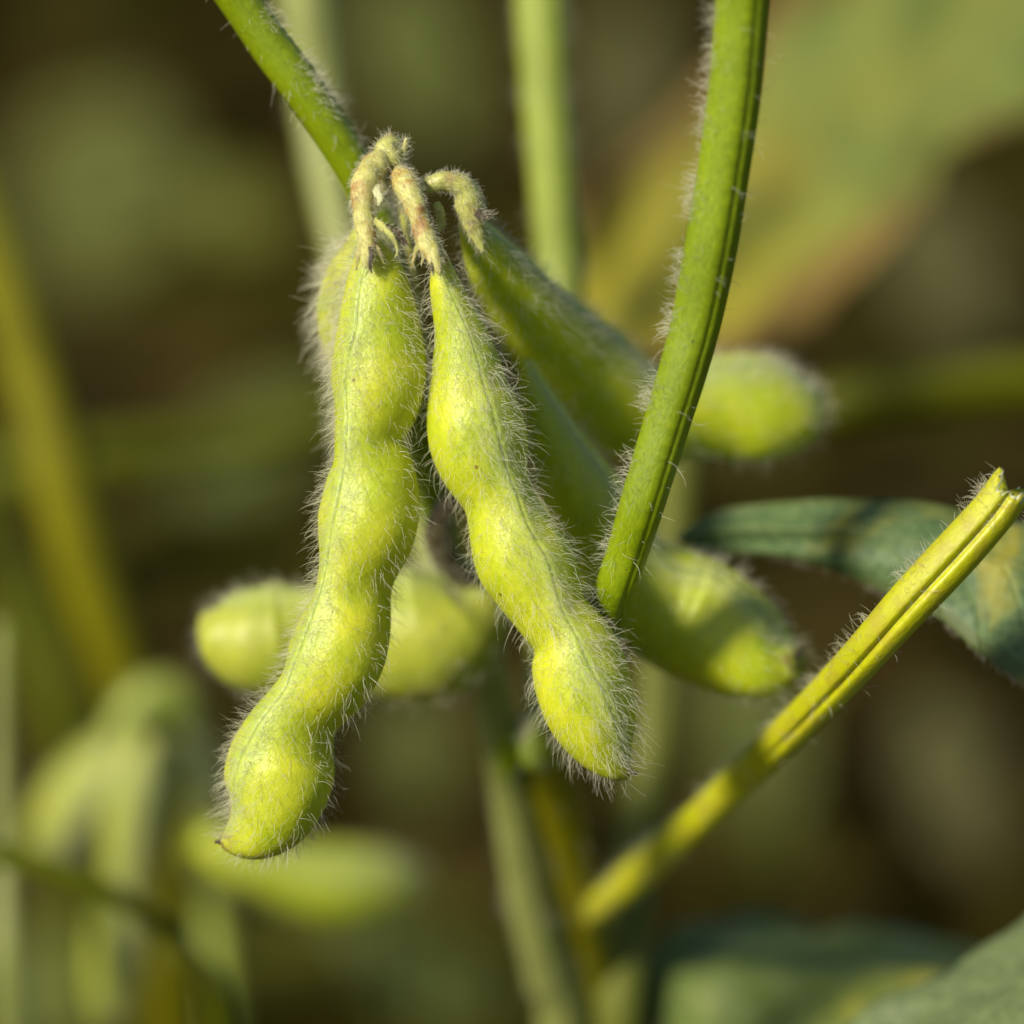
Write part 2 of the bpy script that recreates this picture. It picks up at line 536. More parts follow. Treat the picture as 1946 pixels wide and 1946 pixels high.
    if stalk:
        st = tube(rows_from_centre(stalk), 110, 36, wob=0.012, seed=seed + 5, lump=0.028)
        so = part('stalk', st.mesh('stalk', st.attrs), M[stalk_mat], e, base)
        pt, N, Tt, i, j = st.sample(1100, rng)
        hh = part('hair', hair_mesh('hair', pt, N, Tt, np.full(1100, 0.00055), 0.000017, 0.4, rng, curl=0.6), M['hair'], so, base)
        hh['kind'] = 'stuff'
    for k, rw in enumerate(lobes):
        lb = tube(rows_from_centre(rw), 26, 12, flat=.45, lump=.12, seed=seed + 30 + k)
        lo = part('calyx_lobe', lb.mesh('calyx_lobe', lb.attrs), M['stalk' if k % 3 != 2 else 'dry'], e, base)
        pt, N, Tt, i, j = lb.sample(60, rng)
        hh = part('hair', hair_mesh('hair', pt, N, Tt, np.full(60, 0.0006), 0.000016, 0.5, rng, curl=0.6), M['hair'], lo, base)
        hh['kind'] = 'stuff'
    return e, g, base

def stem(name, label, cat, rows, mat, hairs=0, hl=0.0015, n=140, m=40, profile=None, flat=1.0, wob=0.004, seed=3, group=None,
         hrad=0.000022, side=None, lean=0.2):
    rng = np.random.default_rng(seed)
    g = tube(rows_from_centre(rows), n, m, profile, flat, wob, seed)
    base = g.G[-1].mean(0)
    e = thing(name, base, label, cat, group)
    part('stalk', g.mesh('stalk', g.attrs), M[mat], e, base)
    if hairs:
        x = np.linspace(0, 1, n)
        cl = np.ones(n)
        for k in range(5):
            cl += 0.45 * np.sin(x * rng.uniform(30, 120) + rng.uniform(0, 6))
        wgt = np.clip(cl, 0.15, None)[:, None] * np.ones((1, m))
        if side is not None:
            U = nrm(g.G - g.G.mean(1, keepdims=True))
            sd = nrm(side)
            wgt = wgt * (0.15 + np.clip((U * sd).sum(-1), 0, 1) ** 3 * 3)
        pt, N, Tt, i, j = g.sample(hairs, rng, wgt)
        hh = part('hair', hair_mesh('hair', pt, N, Tt, np.full(hairs, hl), hrad, lean, rng, curl=0.5), M['hair'], e, base)
        hh['kind'] = 'stuff'
    return e, g, base

def leaf(name, label, rows, mat, group=None, n=70, k=31, thick=0.0003, ruffle=0.0006, rib=None, seed=0, fuzz=0):
    """rows: (ex,ey,ed, mx,my,md, fx,fy,fd): one edge, midrib, other edge"""
    rng = np.random.default_rng(seed)
    A = np.array([[*P(r[3], r[4], r[5]), *P(r[0], r[1], r[2]), *P(r[6], r[7], r[8])] for r in rows])
    D = spline(A, n)
    Mi, E, F = D[:, :3], D[:, 3:6], D[:, 6:9]
    t = np.linspace(-1, 1, k)
    G = np.zeros((n, k, 3))
    for a, tt in enumerate(t):
        w_ = abs(tt)
        tgt = E if tt < 0 else F
        G[:, a] = Mi * (1 - w_) + tgt * w_
    Nn = nrm(np.cross(np.gradient(G, axis=0), np.gradient(G, axis=1)))
    x = np.linspace(0, 1, n)[:, None]
    puff = np.zeros((n, k))
    for q in range(7):
        puff += rng.normal() * np.sin(x * rng.uniform(6, 34) + t[None] * rng.uniform(2, 9) + rng.uniform(0, 6))
    ph = (x - 0.16 * np.abs(t)[None]) * 9
    quilt = np.abs(np.sin(math.pi * (ph + 0.5))) * 0.3
    puff = puff * 0.35 * (0.3 + np.abs(t)[None]) + quilt
    G = G + Nn * (ruffle * puff * np.clip(x * 8, 0, 1) * np.clip((1 - x) * 8, 0, 1))[:, :, None]
    Nn = nrm(np.cross(np.gradient(G, axis=0), np.gradient(G, axis=1)))
    top, bot = G + Nn * thick / 2, G - Nn * thick / 2
    V = np.vstack([top.reshape(-1, 3), bot.reshape(-1, 3)])
    f1 = grid_faces(n, k, False, True)
    f2 = grid_faces(n, k, False, False) + n * k
    idx = np.arange(n * k).reshape(n, k)
    loop = np.concatenate([idx[0, :], idx[1:, -1], idx[-1, -2::-1], idx[-2:0:-1, 0]])
    l2 = np.roll(loop, -1)
    rim = np.stack([loop, l2, l2 + n * k, loop + n * k], 1)
    at = {'lu': np.tile(np.repeat(x, k, 1).ravel(), 2), 'lt': np.tile(np.repeat(t[None], n, 0).ravel(), 2)}
    base = G[0, k // 2]
    e = thing(name, base, label, 'leaf', group)
    part('blade', raw_mesh('blade', V, [f1, f2, rim], at), M[mat], e, base)
    sgn = np.sign(((CAM - Mi) * Nn[:, k // 2]).sum(-1))[:, None]
    rr = np.concatenate([G[:, k // 2], nrm(F - E), (rib or 0.0005) * (1.1 - x) , 0 * x], 1)
    g = tube(rr[::max(1, n // 24)], 60, 10)
    part('midrib', g.mesh('midrib', g.attrs), M['rib'], e, base)
    if fuzz:
        i = rng.integers(2, n - 2, fuzz)
        j = np.where(rng.random(fuzz) < 0.6, k - 1, rng.integers(0, k, fuzz))
        pt = G[i, j] + (G[i - 1, j] - G[i, j]) * rng.random((fuzz, 1))
        out = nrm(G[i, np.maximum(j, 1)] - G[i, np.maximum(j, 1) - 1])
        NN = nrm(Nn[i, j] * sgn[i] + out * (j == k - 1)[:, None])
        hh = part('hair', hair_mesh('hair', pt, NN, nrm(np.gradient(Mi, axis=0))[i], np.full(fuzz, 0.0010), 0.00002, 0.3, rng), M['hair'], e, base)
        hh['kind'] = 'stuff'
    return e

# ------------------------------------------------------------------ the ground
def ground():
    s = NT('soil')
    n1 = s.noise(9, 5, 0.65)
    c = s.ramp(n1, [(0.35, (0.016, 0.012, 0.003, 1)), (0.5, (0.034, 0.026, 0.005, 1)), (0.7, (0.060, 0.042, 0.012, 1))])  # shade of an unbuilt leaf canopy is painted into these dark colours
    c = s.mix(s.ramp(s.noise(5, 3), [(0.44, 0.0), (0.60, 0.85)]), c, (0.060, 0.058, 0.006, 1))
    mat = s.bsdf(c, 0.95, spec=0.0, normal=s.bump(s.noise(60, 6, 0.7), 0.8, 0.01))
    # finely divided near the plants, one sheet out to the horizon
    ax = np.concatenate([-np.geomspace(150, 2.2, 12), np.linspace(-2, 2, 121), np.geomspace(2.2, 150, 12)])
    X, Y = np.meshgrid(ax, ax, indexing='ij')
    Z = 0.012 * np.sin(X * 9.1 + 1) * np.cos(Y * 7.3) + 0.006 * np.sin(X * 31 + Y * 23) + 0.004 * np.sin(X * 57 - Y * 71 + 2)
    Z = Z * (np.hypot(X, Y) < 3)
    V = np.stack([X, Y, Z], -1).reshape(-1, 3)
    o = part('ground', raw_mesh('ground', V, [grid_faces(len(ax), len(ax), False, True)]), mat, None, (0, 0, 0))
    o['kind'] = 'structure'
ground()

def litter():
    """dry fallen leaves and crumbs lying over the soil, past counting"""
    rng = np.random.default_rng(8)
    s = NT('dry_litter')
    c = s.ramp(s.noise(18, 2), [(0.35, (0.018, 0.014, 0.004, 1)), (0.5, (0.045, 0.032, 0.008, 1)), (0.62, (0.045, 0.048, 0.006, 1))])
    mat = s.bsdf(c, 0.9, spec=0.02)
    n = 2600
    x = rng.uniform(-0.55, 0.55, n)
    y = rng.uniform(0.1, 1.9, n)
    V, Fq = [], []
    u = np.linspace(-1, 1, 5)
    for k in range(n):
        L, Wd, a = rng.uniform(0.006, 0.035), rng.uniform(0.3, 0.7), rng.uniform(0, 6.28)
        tl, cv = rng.uniform(-0.6, 0.6), rng.uniform(0.1, 0.6)
        b = len(V)
        for p in u:
            wd = Wd * L * math.sqrt(max(0.02, 1 - p * p))
            for q in (-1, 0, 1):
                lx, ly = p * L, q * wd
                lz = cv * (abs(q) * wd * 0.7 + p * p * L * 0.5) + tl * lx * 0.5 + 0.006 + L * 0.3
                V.append((x[k] + lx * math.cos(a) - ly * math.sin(a), y[k] + lx * math.sin(a) + ly * math.cos(a), lz))
        for i in range(4):
            for j in range(2):
                Fq.append((b + i * 3 + j, b + i * 3 + j + 1, b + i * 3 + 4 + j, b + i * 3 + 3 + j))
    o = part('leaf_litter', raw_mesh('leaf_litter', np.array(V), [np.array(Fq)]), mat, None, (0, 0, 0))
    o['kind'] = 'stuff'
    o['label'] = 'brown fallen leaf litter scattered over the shade-darkened soil'
    o['category'] = 'leaf litter'
litter()

# ------------------------------------------------------------------ front pods
GF = 'hairy green pods hanging from the front stalk'
A = [(688,458,716,455,-0.2,2),(674,484,746,478,-0.4,2.4),(664,512,766,508,-0.5,3),(652,560,784,560,-0.53,3.5),(640,620,800,620,-0.5,4),(631,680,811,688,-0.62,4.2),(630,735,811,740,-0.67,4.2),(634,785,788,792,-0.65,4),(637,838,762,842,-0.6,3.8),(630,880,784,876,-0.64,3.8),(617,925,796,928,-0.62,4),(606,978,797,985,-0.64,4),(602,1030,781,1034,-0.68,4),(606,1074,756,1084,-0.74,4),(603,1112,743,1122,-0.8,4),(588,1150,744,1172,-0.78,4),(566,1192,741,1222,-0.74,4),(547,1237,727,1270,-0.72,4),(534,1283,701,1313,-0.78,4.4),(518,1318,668,1343,-0.74,4.8),(494,1346,646,1374,-0.74,5.2),(462,1384,637,1412,-0.7,5.6),(436,1424,638,1452,-0.7,6),(425,1472,630,1502,-0.74,6),(423,1516,608,1543,-0.76,6),(418,1548,583,1563,-0.76,6),(415,1570,545,1585,-0.74,6),(411,1585,500,1600,-0.7,6),(409,1594,460,1606,-0.6,6),(410,1599,430,1606,-0.5,6)]
pod('pod in front, its tip swung down left over dark gap', rows_from_edges(A), 'pod', GF, seed=11,
    lobes=[[(691,455,6,-.2),(683,476,6,-.6),(679,498,3.5,-.5),(677,514,1,-.3)], [(706,458,6,0),(717,474,6,-.4),(725,492,3,-.2),(731,503,1,-.1)], [(700,462,5,-.8),(705,485,5,-1.2),(703,505,3,-1.3),(707,520,1,-1.2)]],
    stalk=[(744,292,20,4.5),(718,310,25,3),(695,342,25,1),(689,385,22,0.5),(694,430,19,0.3),(699,468,16,-.2),(696,492,11,-.8),(695,510,2.5,-1.1)])
B = [(820,500,854,492,-.1,1.5),(816,545,874,532,.12,2),(821,595,896,575,.28,2.6),(827,650,925,622,.3,3.2),(822,712,950,677,.35,3.6),
     (812,768,968,728,.4,4),(810,812,988,772,.4,4),(817,852,1001,815,.4,4),(830,888,1006,862,.43,4),(854,918,1007,903,.47,4),
     (878,948,1013,938,.5,4),(887,992,1031,974,.47,4),(892,1040,1058,1010,.43,4),(906,1084,1086,1046,.42,4),(929,1116,1102,1084,.4,4),
     (955,1150,1110,1120,.33,4),(984,1185,1120,1158,.28,4),(1004,1206,1140,1183,.2,4),(1009,1237,1168,1210,.16,4),(1010,1277,1187,1250,.2,4),
     (1020,1325,1201,1294,.33,4),(1040,1372,1209,1335,.4,4),(1066,1411,1212,1375,.45,4),(1100,1443,1209,1412,.5,4),(1135,1463,1207,1441,.6,4),
     (1163,1473,1208,1459,.6,4),(1186,1475,1209,1467,.6,4)]
pod('bright yellow pod in front with dark seam, tip pointing down right', rows_from_edges(B), 'pod', GF, seed=12,
    lobes=[[(811,448,6,0),(804,470,6,-.3),(804,490,3,-.3),(800,505,1,-.3)], [(829,462,6,.2),(842,480,5,0),(850,498,2.5,.1),(853,509,1,.3)], [(818,470,5,-.9),(824,492,5,-1.3),(821,510,3,-1.5),(825,524,1,-1.5)]],
    hair=(3100, 0.0018, 0.000019), felt=1500, bend_hair=0.6,
    stalk=[(752,325,12,4),(770,346,25,1.5),(786,385,22,0.5),(797,420,19,0.3),(811,458,21,0),(824,486,16,-.6),(832,510,9,-1.2),(836,524,2,-1.3)])
Cc = [(676,430,704,430,-.3,9),(642,485,735,485,-.3,10),(612,542,748,542,-.3,11.5),(603,590,752,590,-.3,12),(609,642,748,642,-.3,12.5),
      (630,695,735,695,-.3,13),(642,735,735,735,-.3,13.5),(636,785,745,785,-.3,14),(640,840,735,840,-.3,14.5),(660,890,715,890,-.3,15),(680,915,700,915,-.3,15)]
pod('pod half hidden behind left front pod, only its fuzzy yellow side showing', rows_from_edges(Cc), 'pod', GF, seed=13, n=120, m=60,
    hair=(2600, 0.0023, 0.000024), stalk=[(735,330,16,7),(715,370,16,8),(695,410,14,8.5),(690,445,12,9.2)])
Dd = [(876,432,906,402,0.3,6),(884,480,938,428,0.7,8),(912,565,985,470,0.72,12),(952,648,1035,520,0.72,16),(1004,715,1082,562,0.72,20),(1058,775,1132,602,0.72,24),(1112,830,1187,652,0.72,27),(1172,868,1236,692,0.75,29),(1230,880,1282,702,0.75,30),(1290,872,1330,692,0.75,31),(1350,872,1390,677,0.75,32),(1420,880,1450,673,0.75,33),(1478,862,1505,688,0.75,34),(1514,828,1540,712,0.75,35),(1535,792,1558,735,0.75,36)]
pod('long pod slanting right behind the thick green stem, blurred bright end', rows_from_edges(Dd), 'pod_back', GF, seed=14, n=150, m=60,
    hair=(2400, 0.0015, 0.000021), felt=900, stalk_mat='stalk_green',
    stalk=[(800,362,12,4),(825,348,17,3.5),(858,345,20,3.5),(885,362,24,4),(893,395,27,4.6),(902,432,22,5),(912,462,10,4.8),(918,480,2.5,4.6)])
Ee = [(985,690,1012,676,0.2,13),(990,780,1052,742,0.6,14),(1010,880,1112,828,0.7,16),(1040,970,1172,900,0.7,18),(1080,1060,1222,983,0.7,20),(1130,1150,1278,1045,0.7,22),(1190,1225,1345,1065,0.7,23.5),(1260,1276,1402,1087,0.7,23.5),(1340,1310,1456,1132,0.7,22),(1410,1326,1492,1176,0.7,21),(1470,1312,1516,1210,0.7,20),(1502,1282,1530,1236,0.7,19)]
pod('plump pod behind the stem foot, blunt beaked end toward broken yellow petiole', rows_from_edges(Ee), 'pod_back', GF, seed=15, n=130, m=60,
    hair=(1700, 0.0014, 0.000021), felt=500)
Ff = [(905,1095,938,1140,0.0,31),(872,1078,930,1235,-0.8,31.5),(820,1072,852,1322,-0.85,32),(750,1085,762,1336,-0.85,32.5),(680,1118,682,1318,-0.85,33),(610,1116,612,1300,-0.85,33.5),(540,1108,545,1326,-0.85,34),(480,1107,492,1318,-0.85,34),(432,1114,447,1278,-0.85,34.5),(398,1134,412,1232,-0.85,35),(386,1152,394,1190,-0.85,35),(383,1162,386,1174,-0.85,35.2)]
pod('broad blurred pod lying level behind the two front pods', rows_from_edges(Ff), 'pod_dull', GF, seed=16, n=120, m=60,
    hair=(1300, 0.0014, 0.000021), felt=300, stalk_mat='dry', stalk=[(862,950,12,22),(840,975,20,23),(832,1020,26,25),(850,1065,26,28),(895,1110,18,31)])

# the short stub the front pods hang from
stub = thing('raceme_stub', P(778, 480, 12), 'fuzzy cream stub of flower stalk at top where the front pods join', 'stalk')
sb = P(778, 480, 12)
g = tube(rows_from_centre([(757,283,8,4),(745,272,22,4),(740,290,30,4),(738,308,30,4.5),(748,330,26,5),(756,352,18,7),(763,385,9,9),(770,425,8,10),(778,470,8,12),(795,620,9,16),(830,1000,12,28)]), 110, 24, wob=0.01, seed=4, lump=0.035)
part('stalk', g.mesh('stalk', g.attrs), M['stalk_green'], stub, sb)
rg = np.random.default_rng(5)
pt, N, T_, i, j = g.sample(1100, rg, (np.arange(110)[:, None] < 30) * np.ones((110, 24)) + 0.05)
ho = part('hair', hair_mesh('hair', pt, N, T_, np.full(1100, 0.0008), 0.00002, -0.2, rg, curl=0.6), M['hair'], stub, sb)
ho['kind'] = 'stuff'
for rw, mt in (([(764,292,7,3.5),(770,278,5,3.3),(771,268,3.5,3.2),(773,262,2,3.2)], 'stalk'),
               ([(716,350,6,0.5),(718,366,8,-.5),(722,380,6,-1),(719,392,2,-1)], 'pith'),
               ([(712,418,7,0),(728,432,7,-1),(742,446,6,-1.5),(752,462,3.5,-1.5),(755,478,2.5,-1.5),(751,489,1,-1.5)], 'stalk_green'),
               ([(722,428,3,-.5),(740,437,9,-1),(758,448,9,-1),(770,462,5,-1),(776,466,1.5,-1)], 'dry'),
               ([(795,462,5,0),(790,478,4,-.5),(786,492,3,-.5),(783,508,1.2,-.5)], 'stalk'),
               ([(905,402,8,3),(918,410,9,3),(932,408,6,3),(942,404,3,3)], 'dry'),
               ([(829,385,6,3),(836,405,9,3.5),(838,425,8,4),(834,440,3,4)], 'stalk_green')):
    gg = tube(rows_from_centre(rw), 30, 14, flat=.5, wob=.03, seed=int(rw[0][0]), lump=.14)
    bo = part('bract', gg.mesh('bract', gg.attrs), M[mt], stub, sb)
    pt, N, T_, i, j = gg.sample(90, rg)
    ho = part('hair', hair_mesh('hair', pt, N, T_, np.full(90, 0.0006), 0.000017, 0.5, rg, curl=0.6), M['hair'], bo, sb)
    ho['kind'] = 'stuff'

# ------------------------------------------------------------------ stems near the focus
def ridged(phi):      # a channelled petiole: rounded face left, flat side turned right
    c = np.cos(phi)
    r = 1 + 0.012 * np.cos(5 * phi + 1.0) + 0.008 * np.cos(9 * phi)
    r -= 0.06 * np.exp(-((np.angle(np.exp(1j * (phi - 0.95)))) / 0.10) ** 2)
    r -= 0.03 * np.exp(-((np.angle(np.exp(1j * (phi - 2.0)))) / 0.12) ** 2)
    return r
stem('leaf_stem', 'thick hairy green stem crossing in front on the right', 'stem',
     [(1424,-300,52,-18),(1418,-100,52,-13),(1410,0,52,-11),(1398,151,51,-9),(1378,302,50,-7),(1353,453,50,-5),(1324,604,48,-3),(1297,705,47,-2),
      (1266,806,45,-1),(1220,957,43,0.5),(1193,1046,40,3),(1171,1112,39,5),(1150,1185,39,10),(1110,1300,38,22),(1025,1430,42,42)],
     'stem', hairs=1900, hl=0.0015, n=260, m=72, profile=ridged, side=-FX * 0.9 - FF * 0.25, seed=21, lean=-0.15)
stem('leaf_stem', 'green stem running down from the upper left behind the stub', 'stem',
     [(300,-260,42,2),(395,-90,41,6),(456,0,40,8),(516,88,40,9),(587,184,39,10),(655,290,38,12),(702,380,36,14),(745,500,34,16),(785,700,32,20),(815,900,31,25),(870,1120,33,33),(905,1200,34,37)],
     'stem', hairs=1700, hl=0.0013, n=200, m=60, profile=lambda p: ridged(-p + 0.5), seed=22, side=FX * .6 + FU * .3 - FF * .3)
stem('leaf_stem', 'soft green upright stem at top between pods and thick stem', 'stem',
     [(1020,-260,50,62),(1029,0,50,62),(1040,200,47,62),(1052,350,46,62),(1064,500,44,62),(1072,650,43,61),(1078,850,42,60),(1065,1100,42,56),(1030,1400,44,50)],
     'stem_pale', hairs=900, n=90, m=36, profile=lambda p: ridged(-p + 1.6), seed=23)
stem('leaf_stem', 'pale blurred stem behind the green stem at upper left', 'stem',
     [(560,-260,56,100),(580,0,54,100),(600,150,48,100),(618,300,42,98),(640,420,36,95),(680,600,34,92),(760,900,34,85),(860,1150,36,70)],
     'stem_grey', hairs=500, n=90, m=30, seed=24)

def vee(phi):         # deep groove towards the camera
    a = np.angle(np.exp(1j * (phi - math.pi / 2 + 0.15)))
    return lambda x: 1 - 0.34 * (np.clip((0.52 - x) / 0.25, 0, 1)[:, None]) * np.exp(-(a / 0.15) ** 2)[None] + 0.015 * np.cos(2 * phi)[None]
def broken_petiole():
    rows = rows_from_centre([(1916,932,44,-1.5),(1885,975,46,-1),(1822,1046,47,-0.5),(1725,1150,45,1),(1650,1235,43,4),(1595,1295,41,9),(1510,1382,38,18),(1428,1461,35,28),
                             (1345,1540,34,38),(1290,1590,34,44),(1225,1650,34,56),(1163,1702,31,64),(1118,1738,27,71),(1086,1765,18,76)])
    rows[:, 6] *= 0.95
    n, m = 220, 72
    g = tube(rows, n, m, vee, 0.95, 0.006, 31)
    # the snapped end: prongs and notches round the rim
    rg = np.random.default_rng(3)
    jag = 0.0009 * np.sin(2 * g.phi + 2.2) + 0.0006 * np.sin(5 * g.phi + 1) + 0.0003 * rg.normal(size=m)
    jag += 0.0010 * np.exp(-(np.angle(np.exp(1j * (g.phi - 0.9))) / 0.35) ** 2)
    for q in range(6):
        g.G[q] -= g.T[q] * (jag * (1 - q / 6))[:, None]
    base = g.G[-1].mean(0)
    e = thing('broken_petiole', base, 'snapped yellow-green leaf stalk with a groove, rising to the right edge', 'stem')
    part('stalk', g.mesh('stalk', g.attrs), M['petiole'], e, base)
    c = g.G[0].mean(0)
    R0 = g.G[0] * 0.86 + c * 0.14 - g.T[0] * 0.00025
    R1 = g.G[0] * 0.45 + c * 0.55 + g.T[0] * 0.0006
    pg = Grid(np.stack([g.G[1], R0, R1]), g.phi, g.T[:3])
    part('torn_end', pg.mesh('torn_end', {'ang': np.zeros((3, m)), 'len': np.zeros((3, m))}), M['pith'], e, base)
    rg = np.random.default_rng(6)
    U = nrm(g.G - g.G.mean(1, keepdims=True))
    wgt = 0.15 + 3 * np.clip((U * nrm(-FX * .7 + FU * .7 - .2 * FF)).sum(-1), 0, 1) ** 3 + 1.2 * np.exp(-((g.phi - 1.42) / .35) ** 2)[None]
    x = np.linspace(0, 1, n)
    wgt = wgt * np.clip(1 + np.sin(x * 70) + .7 * np.sin(x * 113), .1, 3)[:, None]
    pt, N, T_, i, j = g.sample(850, rg, wgt)
    h = part('hair', hair_mesh('hair', pt, N, T_, np.full(850, 0.0013), 0.00002, -0.25, rg, curl=.5), M['hair'], e, base)
    h['kind'] = 'stuff'
broken_petiole()

def ground_rows(rows):
    """carry the last rows on, curving to a foot in the soil"""
    x, y, h, d = rows[-1]
    p = P(x, y, d)
    k = 0
    out = list(rows)
    q = np.array([p[0] * 1.02, p[1] + 0.03, -0.01])
    for s in (0.35, 0.7, 1.0):
        r = p * (1 - s) + q * s
        v = r - CAM
        z = v @ FF
        out.append((973 + (v @ FX) / z * DIST / K, 973 - (v @ FU) / z * DIST / K, h * 1.05, (z - DIST) * 1000))
    return out
ms, _, mb = stem('main_stem', 'pale hairy main stem rising from the bottom centre', 'stem',
     ground_rows([(880,1080,32,34),(905,1180,34,38),(930,1290,36,44),(955,1420,40,52),(975,1520,42,58),(1008,1700,45,68),(1045,1850,48,76),(1075,1990,50,84)]),
     'stem_grey', hairs=2200, hl=0.0014, n=160, m=36, seed=25)
for rw in ([(985,1395,8,48),(1002,1405,24,46),(1018,1425,24,46),(1022,1455,10,48)], [(958,1385,8,48),(965,1400,20,48),(968,1440,22,50),(966,1480,10,52)]):
    gg = tube(rows_from_centre(rw), 30, 16, seed=2)
    part('bud', gg.mesh('bud', gg.attrs), M['stem'], ms, mb)
stem('leaf_stem', 'olive green stem beside the pale main stem at bottom', 'stem',
     ground_rows([(1000,1385,28,50),(1030,1450,44,54),(1072,1580,43,62),(1108,1740,41,72),(1140,1880,40,80),(1160,2000,36,86)]),
     'stem_olive', hairs=500, n=120, m=30, seed=26)
stem('leaf_stem', 'dim olive stem seen below the plump pod on the right', 'stem',
     ground_rows([(1300,800,36,92),(1290,900,42,92),(1280,1000,44,92),(1262,1200,44,90),(1245,1400,46,88),(1215,1600,46,85),(1190,1800,46,82),(1175,2000,46,80)]),
     'stem_dim', n=90, m=26, seed=27)
GB = 'blurred stems crossing the far background'
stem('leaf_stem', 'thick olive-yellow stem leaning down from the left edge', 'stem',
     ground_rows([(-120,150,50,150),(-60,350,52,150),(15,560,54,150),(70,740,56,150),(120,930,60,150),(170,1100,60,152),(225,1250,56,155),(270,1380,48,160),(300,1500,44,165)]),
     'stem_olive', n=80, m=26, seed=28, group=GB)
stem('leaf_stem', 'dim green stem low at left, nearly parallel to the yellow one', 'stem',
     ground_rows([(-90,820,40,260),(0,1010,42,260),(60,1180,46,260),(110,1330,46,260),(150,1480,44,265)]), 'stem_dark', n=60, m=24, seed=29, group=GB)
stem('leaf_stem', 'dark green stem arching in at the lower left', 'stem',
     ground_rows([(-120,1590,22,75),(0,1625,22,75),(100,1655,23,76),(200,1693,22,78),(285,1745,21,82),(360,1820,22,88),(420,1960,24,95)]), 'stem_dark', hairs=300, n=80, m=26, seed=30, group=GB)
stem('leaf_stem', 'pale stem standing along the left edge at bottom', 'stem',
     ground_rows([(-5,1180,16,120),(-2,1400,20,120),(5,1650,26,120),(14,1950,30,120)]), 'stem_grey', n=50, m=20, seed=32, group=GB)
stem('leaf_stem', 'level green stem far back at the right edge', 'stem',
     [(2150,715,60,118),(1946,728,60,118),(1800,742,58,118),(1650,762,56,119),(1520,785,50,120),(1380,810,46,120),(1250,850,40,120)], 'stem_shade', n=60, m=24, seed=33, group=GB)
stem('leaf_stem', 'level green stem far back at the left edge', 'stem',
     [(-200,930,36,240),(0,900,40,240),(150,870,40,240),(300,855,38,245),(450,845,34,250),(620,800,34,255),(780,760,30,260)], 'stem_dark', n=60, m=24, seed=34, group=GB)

# ------------------------------------------------------------------ blurred pod cluster at lower left
GC = 'blurred pods of the cluster at lower left'
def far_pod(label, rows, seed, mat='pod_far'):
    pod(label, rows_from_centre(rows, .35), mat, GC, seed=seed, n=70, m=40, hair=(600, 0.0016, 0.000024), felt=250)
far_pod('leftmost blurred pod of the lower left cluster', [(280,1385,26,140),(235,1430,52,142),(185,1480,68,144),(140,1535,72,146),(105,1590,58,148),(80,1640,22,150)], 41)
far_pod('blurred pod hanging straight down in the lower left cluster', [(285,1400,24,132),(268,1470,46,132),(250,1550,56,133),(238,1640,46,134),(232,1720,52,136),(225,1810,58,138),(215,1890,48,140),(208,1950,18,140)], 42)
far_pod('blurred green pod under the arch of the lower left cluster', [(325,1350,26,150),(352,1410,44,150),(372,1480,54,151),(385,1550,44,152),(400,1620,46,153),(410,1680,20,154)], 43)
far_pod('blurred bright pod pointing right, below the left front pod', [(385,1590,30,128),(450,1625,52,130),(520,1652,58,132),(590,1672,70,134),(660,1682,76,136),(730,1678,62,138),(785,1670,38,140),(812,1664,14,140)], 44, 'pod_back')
stem('pod_stalk', 'arched stalk topping the blurred cluster at lower left', 'stalk',
     ground_rows([(215,1420,26,146),(250,1350,34,145),(300,1318,40,145),(350,1345,34,146),(378,1450,26,155),(400,1700,26,162),(430,1980,28,165)]), 'stem_pale', hairs=900, n=80, m=24, seed=45)

# ------------------------------------------------------------------ leaves
M['leaf_blue'] = leaf_material('leaf_blue_green', (0.050, 0.100, 0.042, 1), (0.075, 0.135, 0.050, 1), (0.30, 0.27, 0.03, 1), 48, 0.56, (0.09, 0.12, 0.035, 1), transl=.12, vstr=.22)
M['leaf_mid'] = leaf_material('leaf_mid', (0.095, 0.14, 0.025, 1), (0.13, 0.18, 0.03, 1), (0.36, 0.34, 0.03, 1), 38, 0.56, transl=.15, vstr=.25)
M['leaf_grey'] = leaf_material('leaf_grey', (0.085, 0.12, 0.048, 1), (0.11, 0.14, 0.06, 1), (0.15, 0.18, 0.06, 1), 45, 0.62, transl=.12, vstr=.2)
M['leaf_yellow'] = leaf_material('leaf_yellowing', (0.14, 0.19, 0.040, 1), (0.22, 0.22, 0.035, 1), (0.32, 0.25, 0.035, 1), 22, 0.54, (0.22, 0.14, 0.045, 1), transl=.2, vstr=0.15, tipc=(0.40, 0.35, 0.035, 1))
M['leaf_olive'] = leaf_material('leaf_olive', (0.075, 0.085, 0.014, 1), (0.11, 0.115, 0.018, 1), (0.15, 0.12, 0.02, 1), 30, 0.58, transl=.2, vstr=0.15)  # olive kept low so the colour itself carries the canopy shade
M['leaf_sage'] = leaf_material('leaf_sage', (0.10, 0.105, 0.020, 1), (0.135, 0.13, 0.022, 1), (0.17, 0.13, 0.02, 1), 30, 0.58, transl=.2, vstr=0.15)
M['leaf_gold'] = leaf_material('leaf_gold', (0.13, 0.13, 0.012, 1), (0.17, 0.16, 0.015, 1), (0.20, 0.16, 0.02, 1), 30, 0.58, transl=.2, vstr=0.15)
M['leaf_brown'] = leaf_material('leaf_brown', (0.06, 0.038, 0.015, 1), (0.09, 0.055, 0.025, 1), (0.07, 0.06, 0.015, 1), 30, 0.58, transl=.1, vstr=0.15)

